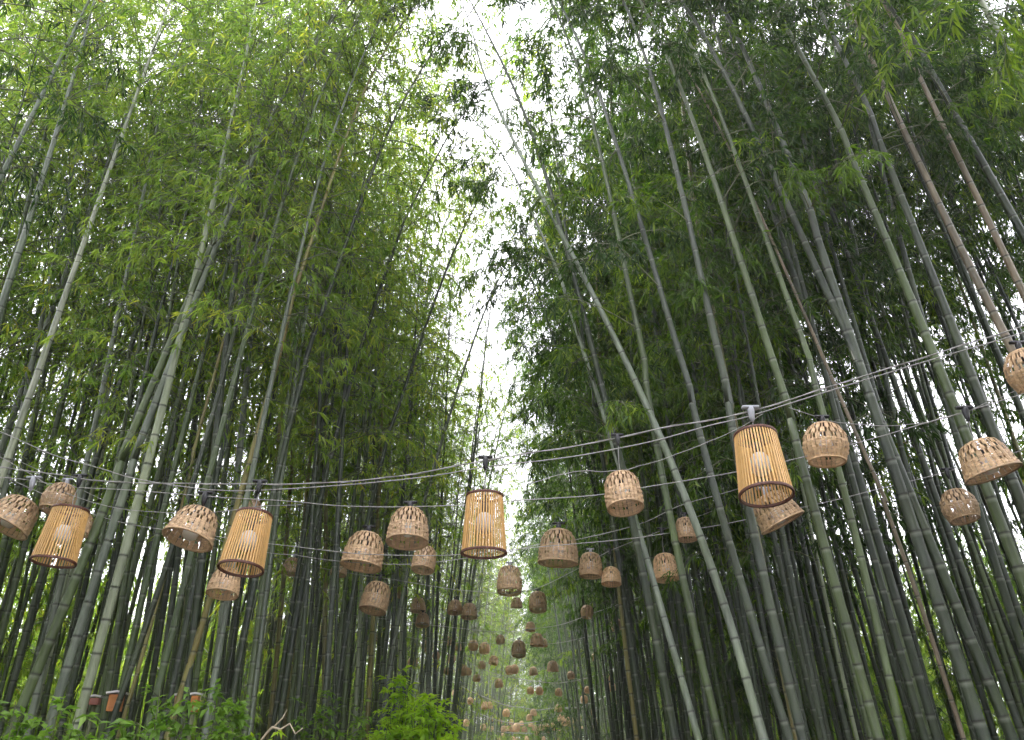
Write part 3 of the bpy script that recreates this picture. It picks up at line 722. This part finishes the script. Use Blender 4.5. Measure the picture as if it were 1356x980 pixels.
# slatted lantern pieces
SR0, SR1, SH = 0.121, 0.146, 0.385
def slat_mesh():
    m = MB(); a = Vector((SR0, 0, 0)); b = Vector((SR1, 0, -SH)); w = 0.0045; d = 0.002
    vs = [(a.x + sx * d, sy * w, a.z) for sx in (-1, 1) for sy in (-1, 1)] + [(b.x + sx * d, sy * w * 1.05, b.z) for sx in (-1, 1) for sy in (-1, 1)]
    m.add(vs, [(0, 1, 3, 2), (4, 6, 7, 5), (0, 4, 5, 1), (2, 3, 7, 6), (0, 2, 6, 4), (1, 5, 7, 3)])
    return m.mesh('slat', M_SLAT, False)
SLAT = slat_mesh()
def ring_mesh(name, r, th, h):
    m = MB(); m.lathe([(r - th, h / 2), (r + th, h / 2), (r + th * 1.25, 0), (r + th, -h / 2), (r - th, -h / 2), (r - th, h / 2)], 40); return m.mesh(name, M_RING, False)
RT, RB, RI = ring_mesh('top_ring', SR0, 0.006, 0.016), ring_mesh('bottom_ring', SR1, 0.006, 0.016), ring_mesh('inner_hoop', SR0 + 0.012, 0.002, 0.006)
bar = MB(); bar.box((0, 0, 0), (SR0, 0.006, 0.004)); bar.box((0, 0, 0.002), (0.006, SR0, 0.003)); BAR = bar.mesh('cross_bar', M_RING, False)

def hang(root, loc, sc, wz, tilt, clip=True, near=True):
    """cord, clip, bulb and socket under a lantern whose top stands at loc"""
    L = max(0.02, (wz - loc.z) / sc)
    # the cord stays plumb although the lantern tilts: it is carried in the lantern's own frame
    c = link('cord', cord_mesh(L), root); c.rotation_euler = root.rotation_euler.to_matrix().inverted().to_euler()
    if clip and near:
        k = link('clip', CLIPB if R.random() < 0.7 else CLIPG, root); k.location = c.rotation_euler.to_matrix() @ Vector((0, 0, L)); k.rotation_euler = c.rotation_euler

def make_slatted(u, v, w, Y, label, wz, tilt=(0, 0)):
    """(u, v): picture point of the top ring's middle; w: width of the lower ring"""
    loc = at(u, v, Y); sc = (w * depth_of(loc) / FPX) / (2 * SR1)
    root = empty('slatted_lantern', loc); root.rotation_euler = (Matrix.Rotation(tilt[0], 3, 'X') @ Matrix.Rotation(tilt[1], 3, 'Y') @ Matrix.Rotation(R.uniform(0, 6), 3, 'Z')).to_euler(); root.scale = (sc,) * 3
    for i in range(46):
        a = 2 * math.pi * (i + R.uniform(-0.05, 0.05)) / 46; s = link('slat', SLAT, root); s.rotation_euler = (0, R.uniform(-0.006, 0.006), a)
    link('top_ring', RT, root); link('bottom_ring', RB, root, (0, 0, -SH)); link('cross_bar', BAR, root)
    b = link('light_bulb', BULB, root, (0, 0, 0), None); b.scale = (1.25, 1.25, 1.3); link('socket', SOCKET, b, (0, 0, 0.0))
    hang(root, loc, sc, wz(loc), tilt)
    tag(root, label, 'lantern', 'slatted bamboo lanterns on the nearest wire')
    NEAR.append((root, u, v + 35, w, label))
NEAR = []
W0 = WIRES[0]
def on(wi): return lambda loc: wire_z(WIRES[wi], loc.x)[0]
def y_on(wi, u):
    w = WIRES[wi]; k = (u - w['u'][0]) / (w['u'][1] - w['u'][0]); return w['Y'][0] + (w['Y'][1] - w['Y'][0]) * k
make_slatted(642, 657, 57, y_on(0, 642), 'upright slatted bamboo lantern hanging in the middle of the lane', on(0), (0, 0))
make_slatted(1000, 578, 65, y_on(0, 999), 'largest slatted bamboo lantern, at the right in front of a tipped basket', on(0), (-0.16, 0.03))
make_slatted(337, 683, 55, y_on(0, 336), 'slatted bamboo lantern hanging right of the wide tilted basket', on(0), (-0.15, 0.03))
make_slatted(94, 676, 52, y_on(0, 94), 'slatted bamboo lantern at the left, in front of a cluster of three baskets', on(0), (-0.06, 0.02))

def make_basket(u, v, w, wi, kind, pale, label, tilt=0.0, tdir=0.0, group='woven basket lanterns over the lane', name='basket_lantern', far=False):
    """(u, v): picture middle, w: width in the picture"""
    Y = y_on(wi, u) if not isinstance(wi, float) else wi
    hr = KINDS[kind][1]; w *= 1.0 if far else 0.95
    up = at(u, v - w * hr * 0.5 * 0.96, Y); loc = up
    me, rim, D, Hh = BASK[(kind, pale, 'far') if far else (kind, pale)]
    sc = (w * depth_of(loc) / FPX) / D / (1.04 if kind == 'wide' else 1.0)
    wz = wire_z(WIRES[int(wi)], loc.x)[0]
    if wz < loc.z + 0.02: wz = loc.z + 0.03
    root = empty(name, loc); root.rotation_euler = (Matrix.Rotation(-R.uniform(0.10, 0.26) if not far else -R.uniform(0, 0.15), 3, 'X') @ Matrix.Rotation(tilt, 3, Vector((math.cos(tdir), math.sin(tdir), 0)))).to_euler(); root.scale = (sc,) * 3
    s = link('weave', me, root); s.rotation_euler = (0, 0, R.uniform(0, 6)); link('rim', rim, root)
    if not far:
        b = link('light_bulb', BULB, root); b.location = (0, 0, -0.02); link('socket', SOCKET, b)
    hang(root, loc, sc, wz, tilt, near=not far)
    tag(root, label, 'lantern', group)
    if not far: NEAR.append((root, u, v, w, label))
    return root
B = make_basket
B(36, 683, 62, 2, 'wide', 0, 'wide woven basket lantern at the far left, tilted with its mouth down left', 0.30, 1.9)
B(88, 660, 42, 2, 'ball', 0, 'small round basket lantern directly above the left slatted lantern', 0.1, 1)
B(112, 693, 34, 4, 'dome', 0, 'small basket lantern peeking out right of the left slatted lantern', 0.05, 1)
B(268, 697, 66, 2, 'wide', 0, 'wide tilted basket lantern with big holes, left of the slatted lantern', 0.20, 2.2)
B(337, 672, 24, 3, 'dome', 0, 'little basket lantern showing behind the top ring of a slatted lantern', 0.0, 0)
B(303, 770, 42, 4, 'dome', 0, 'small basket lantern below the wide tilted basket, low over the left grove', 0.08, 3)
B(389, 749, 25, 5, 'dome', 0, 'small brown basket lantern alone right of the slatted lantern', 0.05, 2)
B(452, 752, 22, 5, 'dome', 0, 'small brown basket lantern touching the left side of a bell basket', 0.1, 2)
B(488, 727, 55, 3, 'dome', 0, 'bell shaped basket lantern, lower left of the one with a bulb showing', 0.12, 1.2)
B(543, 696, 56, 2, 'dome', 0, 'bell shaped basket lantern with its white bulb showing, left of the middle slatted lantern', 0.05, 0)
B(503, 790, 39, 5, 'barrel', 0, 'barrel shaped basket lantern with two rows of holes below the bell pair', 0.15, 1.8)
B(565, 740, 33, 3, 'barrel', 0, 'small basket lantern hanging under the bell basket whose bulb shows', 0.1, 1.5)
B(534, 783, 17, 6, 'ball', 0, 'tiny round basket lantern right of the barrel shaped one', 0.1, 1.5)
B(675, 767, 35, 5, 'barrel', 0, 'basket lantern hanging lower right of the middle slatted lantern', 0.05, 0.3)
B(740, 722, 54, 3, 'dome', 0, 'large bell basket lantern near the middle, its mouth tipped toward the lane', 0.14, 0.4)
B(821, 652, 52, 0, 'barrel', 0, 'tall barrel basket lantern hanging under the nearest wire, right of the middle', 0.08, 5.5)
B(782, 747, 32, 5, 'barrel', 0, 'small barrel basket lantern just right of the large bell basket', 0.1, 0.5)
B(809, 762, 27, 5, 'dome', 1, 'pale small basket lantern, lower one of the touching pair beside the bell basket', 0.1, 0.5)
B(879, 750, 35, 5, 'barrel', 1, 'pale barrel basket lantern with a smooth belt, before the dark right grove', 0.05, 5.8)
B(907, 700, 30, 4, 'barrel', 0, 'small basket lantern in front of the arching culm', 0.08, 0.3)
B(1013, 676, 62, 4, 'wide', 0, 'basket lantern tipped over behind the foot of the largest slatted lantern', 0.45, 5.0)
B(1090, 586, 59, 2, 'ball', 1, 'round basket lantern hanging right of the largest slatted lantern', 0.18, 0.5)
B(1291, 608, 70, 2, 'wide', 0, 'wide basket lantern with big holes hanging at the right before dark culms', 0.28, 5.4)
B(1261, 669, 46, 4, 'ball', 0, 'round basket lantern with small holes below the wide one at the right', 0.1, 5.6)
B(1350, 488, 60, 2, 'ball', 1, 'basket lantern cut by the right edge of the picture beneath the nearest wire', 0.35, 5.6)

# mid distance, each told by its neighbours
MID = [(554,800,21,6,'dome','brown basket lantern above another brown one, right of the barrel shaped one'),
 (560,820,19,6,'dome','brown basket lantern right below its twin, right of the barrel shaped one'),
 (603,803,20,6,'dome','left half of the touching brown basket pair over the green culms'),
 (622,808,22,6,'dome','right half of the touching brown basket pair over the green culms'),
 (684,797,15,6,'dome','small tilted basket lantern against the left rim of the bright sky slot'),
 (712,796,25,6,'barrel','brown basket lantern hanging inside the bright sky slot'),
 (778,809,17,6,'ball','brown basket lantern at the head of the lone dark culm'),
 (815,827,16,7,'ball','left half of the brown lantern pair in front of the right grove leaves'),
 (827,828,15,7,'ball','right half of the brown lantern pair in front of the right grove leaves'),
 (703,829,13,7,'dome','small basket lantern at the lower end of the bright sky slot'),
 (711,846,18,7,'dome','brown basket lantern under the sky slot, left of a smaller touching one'),
 (719,850,12,8,'dome','smaller lantern touching the brown one under the sky slot'),
 (687,858,20,7,'barrel','dark brown basket lantern on a black socket below the sky slot'),
 (423,830,13,8,'ball','little round lantern alone in front of the left grove, farthest left of the small ones'),
 (495,844,14,7,'ball','upper one of the small round lantern pair before the left grove'),
 (482,857,15,8,'ball','lower one of the small round lantern pair before the left grove'),
 (548,876,14,8,'ball','small round lantern above the lime green shrub'),
 (662,846,12,7,'ball','small round lantern left of the dark brown one on a black socket'),
 (732,881,15,8,'dome','small tilted brown lantern right below the sky slot'),
 (857,895,10,8,'ball','small lantern deep between the dark culms of the right grove')]
for u, v, w, wi, kind, lab in MID: B(u, v, w, wi, kind, 0, lab, R.uniform(0, .2), R.uniform(0, 6), far=w < 19)

ZX = [(118,338,55),(118,418,72),(170,478,45),(243,392,52),(292,423,50),(258,495,50),(385,415,60),(452,432,65),(440,533,45),(510,505,55),(233,568,40),(325,562,60),(358,572,40),(408,610,45),(537,640,50),(600,562,50),(632,556,50),(738,568,50),(958,593,45),(722,683,42),(775,685,45),(892,693,45),(280,695,38),(367,745,38),(455,772,45),(480,770,42),(582,815,45),(740,812,40),(715,843,36),(890,788,45),(903,843,42),(925,870,40),(955,865,50),(1040,735,45),(1060,680,40),(1100,487,40),(1170,603,45),(1203,663,52),(1240,750,35),(1075,812,35),(1012,850,30),(1035,905,28),(898,933,32),(345,873,40),(445,900,36),(492,850,30),(492,910,34),(543,865,28),(565,910,36),(590,908,32),(620,908,35),(645,900,46),(688,912,34),(748,905,32),(785,902,34),(815,895,34),(828,920,30),(852,892,34),(760,932,30),(540,970,25),(620,972,30),(645,975,25),(1012,970,25),(700,966,24),(800,968,24),(880,965,24),(560,948,24),(990,948,24),(860,905,28),(725,885,28),(672,878,28),(610,870,28),(1090,905,26),(1110,870,28),(980,900,26)]
FARW = {8: 'small round lantern hanging by the highest far wire loop', 9: 'little round lantern on the bright sagging far wire',
        10: 'tiny pale lantern on the wire crossing the bright far loop', 11: 'tiny pale lantern just above the lowest far row', 12: 'tiny pale lantern in the lowest row at the lane end'}
for zx, zy, zw in ZX:
    u, v, w = 540 + zx * .2246, 760 + zy * .2246, zw * .2246 * 1.0
    d = FPX * 0.31 / w; best = None
    for wi in range(8, 13):
        Yw = y_on(wi, u); p = at(u, v - w / 2, Yw); wz = wire_z(WIRES[wi], p.x)[0]
        gap = (wz - p.z)
        s = abs(math.log(d / Yw)) * 2.0 + (abs(gap) * 0.5 if gap > -0.05 else 3 * abs(gap))
        if best is None or s < best[0]: best = (s, wi)
    wi = best[1]
    B(u, v, w, wi, R.choice(('ball', 'dome', 'ball')), 1 if R.random() < 0.9 else 0, FARW[wi], R.uniform(0, .15), R.uniform(0, 6), group=FARW[wi].replace('lantern', 'lanterns', 1), far=True)  # mostly pale wicker: the distance haze is put into the colour

# ------------------------------------------------------------------ shrubs along the foot of the grove
def shrub(name, u, v_top, Y, wid, nst, leaf, mat, label, seed, seg=5, ratio=0.42, bushy=1.0, group='leafy shrubs at the foot of the grove'):
    v_top -= 14; nst = int(nst * 1.5)
    top = at(u, v_top, Y); Hs = top.z; base = Vector((top.x, Y, 0.04)); rg = np.random.default_rng(seed)
    root = empty(name, base); sm = MB(); LP, LD, LL, LC = [], [], [], []
    for s in range(nst):
        a = rg.uniform(0, 6.28); rr = rg.uniform(0, 1) ** 0.6 * wid * 0.5
        h = Hs * (1 - 0.35 * (rr / (wid * 0.5)) ** 2) * rg.uniform(0.82, 1.0)
        p0 = Vector((math.cos(a) * rr * 0.45, math.sin(a) * rr * 0.45, -0.05)); tip = Vector((math.cos(a) * rr, math.sin(a) * rr, h))
        pts = [p0.lerp(tip, i / 6) + Vector((rg.normal(0, .02), rg.normal(0, .02), 0)) * (i > 0) for i in range(7)]
        sm.tube(pts, [0.009 - 0.001 * i for i in range(7)], 5, False)
        for i in range(int(16 * bushy)):
            q = rg.uniform(0.35, 1.0) ** 0.7 * 6; qi = min(int(q), 5); b = pts[qi].lerp(pts[qi + 1], q - qi)
            bd = Vector((rg.normal(0, 1), rg.normal(0, 1), rg.uniform(-0.1, 0.8))).normalized(); bl_ = rg.uniform(0.08, 0.30) * (1.2 - q / 10)
            e = b + bd * bl_; sm.tube([b, b.lerp(e, 0.5) + Vector((0, 0, 0.01)), e], [0.003, 0.002, 0.0012], 3, False)
            cl = rg.uniform(0, 1)
            for k in range(int(rg.integers(5, 10))):
                f = rg.uniform(0.25, 1.0); LP.append(b.lerp(e, f)); LD.append(bd * 0.6 + Vector((rg.normal(0, 0.7), rg.normal(0, 0.7), rg.normal(-0.1, 0.3))))
                LL.append(leaf * rg.uniform(0.6, 1.25)); LC.append(min(1, max(0, 0.3 + 0.4 * cl + rg.normal(0, 0.16))))
    link('stems', sm.mesh('stems', M_TWIG), root)
    LLn = np.array(LL)
    link('foliage', leaves_mesh('shrub_leaves', np.array([tuple(p) for p in LP]), np.array([tuple(p) for p in LD]), LLn, LLn * ratio, np.array(LC), mat, rg, 0.12, 0.3, 0.7), root)['kind'] = 'stuff'
    tag(root, label, 'shrub', group)
    return root
SH = [(12, 945, 5.0, .8, 12, .085, LEAF_SHRUB, 'broad leaved green shrub filling the lower left corner'),
 (62, 938, 5.3, .7, 11, .075, LEAF_SHRUB, 'green shrub with mixed small leaves beside the lower left corner'),
 (100, 932, 5.2, .7, 10, .09, LEAF_SHRUB, 'green shrub under the faded red box'),
 (150, 950, 5.4, .6, 9, .08, LEAF_SHRUB, 'low green shrub in front of the orange box'),
 (215, 935, 5.6, .8, 10, .09, LEAF_SHRUB, 'leafy shrub between the orange box and the narrow orange one'),
 (262, 918, 5.8, .9, 12, .09, LEAF_SHRUB, 'tallest green shrub at left, under the narrow orange box'),
 (310, 925, 6.0, .6, 9, .085, LEAF_SHRUB, 'green shrub right of the narrow orange box with arching pale leaves'),
 (365, 958, 6.4, .4, 6, .07, LEAF_LIME, 'small bright green seedling beside the dry twig'),
 (432, 925, 9.0, .9, 12, .08, LEAF_SHRUB, 'dim green shrub between the dry twig and the lime green shrub'),
 (480, 935, 9.5, .9, 10, .08, LEAF_SHRUB, 'dim green shrub touching the lime green one on its left'),
 (530, 903, 11.5, 1.1, 22, .12, LEAF_LIME, 'tallest lime green shrub beside the lane'),
 (575, 925, 11.0, 1.0, 20, .12, LEAF_LIME, 'lime green shrub spreading right of the tallest one'),
 (612, 955, 10.5, .6, 10, .11, LEAF_LIME, 'lowest lime green shrub, nearest the lane'),
 (505, 945, 11.0, .7, 10, .11, LEAF_LIME, 'lime green shrub left below the tallest one')]
for i, (u, v, Y, wd, ns, lf, mt, lab) in enumerate(SH): shrub('shrub', u, v, Y, wd, ns, lf, mt, lab, 700 + i)

# ------------------------------------------------------------------ small boxes on posts and the dry twig at the grove's foot
def box_on_post(u, v, w, h, Y, mat, roofw, label, rz):
    """(u, v): middle of the box front"""
    c = at(u, v, Y); k = depth_of(c) / FPX; bw, bh = w * k, h * k
    root = empty('wooden_box', (c.x, c.y, 0.04)); root.rotation_euler = (0, 0, rz); z = c.z - 0.04
    m = MB(); m.box((0, 0, z), (bw / 2, bw / 2, bh / 2)); m.box((0, -bw / 2 - 0.004, z), (bw * 0.36, 0.004, bh * 0.36), None, (0.2, 0, 0, 1)); me = m.mesh('box_body', mat, False); link('box_body', me, root)
    m = MB(); r2 = roofw * k / 2
    for sx in (-1, 1):
        m.box((sx * r2 * 0.48, 0, z + bh / 2 + 0.018), (r2 * 0.54, r2, 0.008), Matrix.Rotation(sx * 0.16, 3, 'Y'), (0.6, 0, 0, 1))
    link('roof', m.mesh('roof', M_ROOF, False), root)
    m = MB(); m.tube([(0, 0, -0.1), (0, 0, z - bh / 2 + 0.004)], 0.018, 8); link('post', m.mesh('post', M_TWIG), root)
    tag(root, label, 'box', 'small roofed boxes on posts')
box_on_post(153, 931, 17, 20, 7.1, M_ORANGE, 25, 'orange wooden box with a pale flat roof standing in the left grove', 0.35)
box_on_post(126, 929, 11, 8, 7.4, M_RED, 15, 'small faded red box with a pale roof, left of the orange box', 0.2)
box_on_post(258, 932, 9, 19, 7.2, M_ORANGE, 13, 'narrow orange box with a pale cap above the tallest shrub', 0.1)
box_on_post(236, 931, 8, 16, 7.6, M_RED, 11, 'reddish narrow box half hidden left of the narrow orange box', 0.1)
tw = MB()
P = [at(u, v, 5.6) for u, v in ((343, 984), (352, 970), (362, 963), (372, 966), (382, 958), (392, 972), (402, 964))]
root = empty('dry_twig', P[0])
tw.tube([p - P[0] + Vector((0, 0.03 * math.sin(i * 2), 0)) for i, p in enumerate(P)], [0.009, 0.008, 0.008, 0.007, 0.006, 0.005, 0.003], 6)
tw.tube([P[2] - P[0], P[2] - P[0] + Vector((0.05, 0.02, 0.06)), P[2] - P[0] + Vector((0.07, 0.03, 0.11))], [0.006, 0.004, 0.002], 5)
tw.tube([Vector((0, 0, 0)), Vector((-0.12, 0.1, -0.5)), Vector((-0.2, 0.2, -P[0].z - 0.02))], [0.013, 0.016, 0.02], 6)
link('twig_wood', tw.mesh('twig_wood', M_STICK), root)
tag(root, 'bent dry pale twig sticking up at the bottom left, beside a dark culm', 'twig')

# ------------------------------------------------------------------ say which bamboo is which
TONE = {'green': 'green', 'dark': 'dark green', 'pale': 'pale', 'grey': 'grey green', 'slate': 'slate grey', 'mist': 'pale grey', 'yellow': 'yellowish', 'tan': 'tan'}
def passes(W, u, v, r):
    q = [project(p) for p in W]
    for a, b in zip(q, q[1:]):
        if a and b and (a[1] - v) * (b[1] - v) <= 0 and abs(a[1] - b[1]) > 1:
            x = a[0] + (b[0] - a[0]) * (v - a[1]) / (b[1] - a[1])
            if abs(x - u) < r: return abs(x - u)
    return None
used = {o[0]['label'] for o in BAMBOO if o[0].get('label')}
NAMES = [(n[1], n[2], n[3], n[4]) for n in NEAR]
SHORT = {}
def zone(W, side):
    y = W[0].y
    dist = 'nearest the camera' if y < 9.5 else ('mid way along' if y < 14 else ('well down the lane' if y < 22 else 'far down the lane'))
    return dist
rest = [b for b in BAMBOO if not b[0].get('label')]
rest.sort(key=lambda b: math.hypot(b[1][0].x, b[1][0].y))
taken = set()
for (u, v, w, lab) in NAMES:
    short = lab.split(',')[0]
    best = None
    for b in rest:
        if b[0].get('label') or math.hypot(b[1][0].x, b[1][0].y) > 14: continue
        d = passes(b[1], u, v, w * 0.5)
        if d is not None and (best is None or b[1][0].length < best[1][0].length): best = b
    if best and len(short.split()) <= 11:
        L = '%s bamboo culm behind the %s' % (TONE[best[2]], short)
        if L not in used and len(L.split()) <= 16:
            tag(best[0], L, 'bamboo', 'tall bamboos standing along the lane'); used.add(L)
for root, W, tone, side, r in rest:
    if root.get('label'): continue
    q = project(W[0] + (W[2] - W[0]) * 0.6)
    sd = 'left' if side == 'L' else 'right'
    y = W[0].y; dx = abs(W[0].x)
    row = 'front row' if dx < 2.9 else ('second row' if dx < 3.8 else ('middle rows' if dx < 6 else 'back rows'))
    fat = 'slender' if r < 0.039 else ('stout' if r > 0.046 else 'medium')
    lab = '%s %s bamboo in the %s of the %s grove, %s' % (fat, TONE[tone], row, sd, zone(W, side))
    tag(root, lab, 'bamboo', lab.replace('bamboo', 'bamboos', 1))

# ------------------------------------------------------------------ the pale air of the lane
hz = MB(); hz.box((0, 35, 8.5), (45, 75, 9.8))
hm = bpy.data.materials.new('haze_air'); hm.use_nodes = True; hn = hm.node_tree; hn.nodes.clear()
ho = hn.nodes.new('ShaderNodeOutputMaterial'); hv = hn.nodes.new('ShaderNodeVolumePrincipled')
hv.inputs['Color'].default_value = (0.92, 0.95, 0.92, 1); hv.inputs['Density'].default_value = 0.0014; hv.inputs['Anisotropy'].default_value = 0.2
hn.links.new(hv.outputs[0], ho.inputs['Volume'])
tag(link('haze', hz.mesh('haze', hm, False)), 'thin pale haze filling the lane between the groves', kind='stuff')

# ------------------------------------------------------------------ where only the place tells look-alikes apart, count them from the left
ORD = ('leftmost', 'second', 'third', 'fourth', 'fifth', 'sixth', 'seventh', 'eighth', 'ninth', 'tenth', 'eleventh', 'twelfth', 'thirteenth', 'fourteenth', 'fifteenth', 'sixteenth', 'seventeenth', 'eighteenth', 'nineteenth', 'twentieth', 'twenty-first', 'twenty-second', 'twenty-third', 'twenty-fourth', 'twenty-fifth', 'twenty-sixth', 'twenty-seventh', 'twenty-eighth', 'twenty-ninth', 'thirtieth')
same = {}
bpy.context.view_layer.update()
for o in scene.objects:
    if o.parent is None and o.get('label') and o.get('category') and o.get('kind') is None: same.setdefault(o['label'], []).append(o)
mid_u = {b[0].name: (project(b[1][6]) or (0, 0))[0] for b in BAMBOO}
for lab, os_ in same.items():
    if len(os_) < 2: continue
    os_.sort(key=lambda o: mid_u[o.name] if o.name in mid_u else (project(o.location) or (0, 0))[0])
    for k, o in enumerate(os_):
        if k >= len(ORD): break
        if o['category'] == 'bamboo':
            body = lab.replace(' bamboo in the ', ' bamboo from the left, ', 1).replace(' of the ', ' of ', 1).replace('down the lane', 'down lane').replace('nearest the camera', 'nearest')
            if k == 0: body = body.replace(' from the left', '', 1)
        else:
            body = lab.replace('lantern', 'lantern' if k == 0 else 'lantern from the left', 1)
        o['label'] = ' '.join((ORD[k] + ' ' + body).split()[:16])
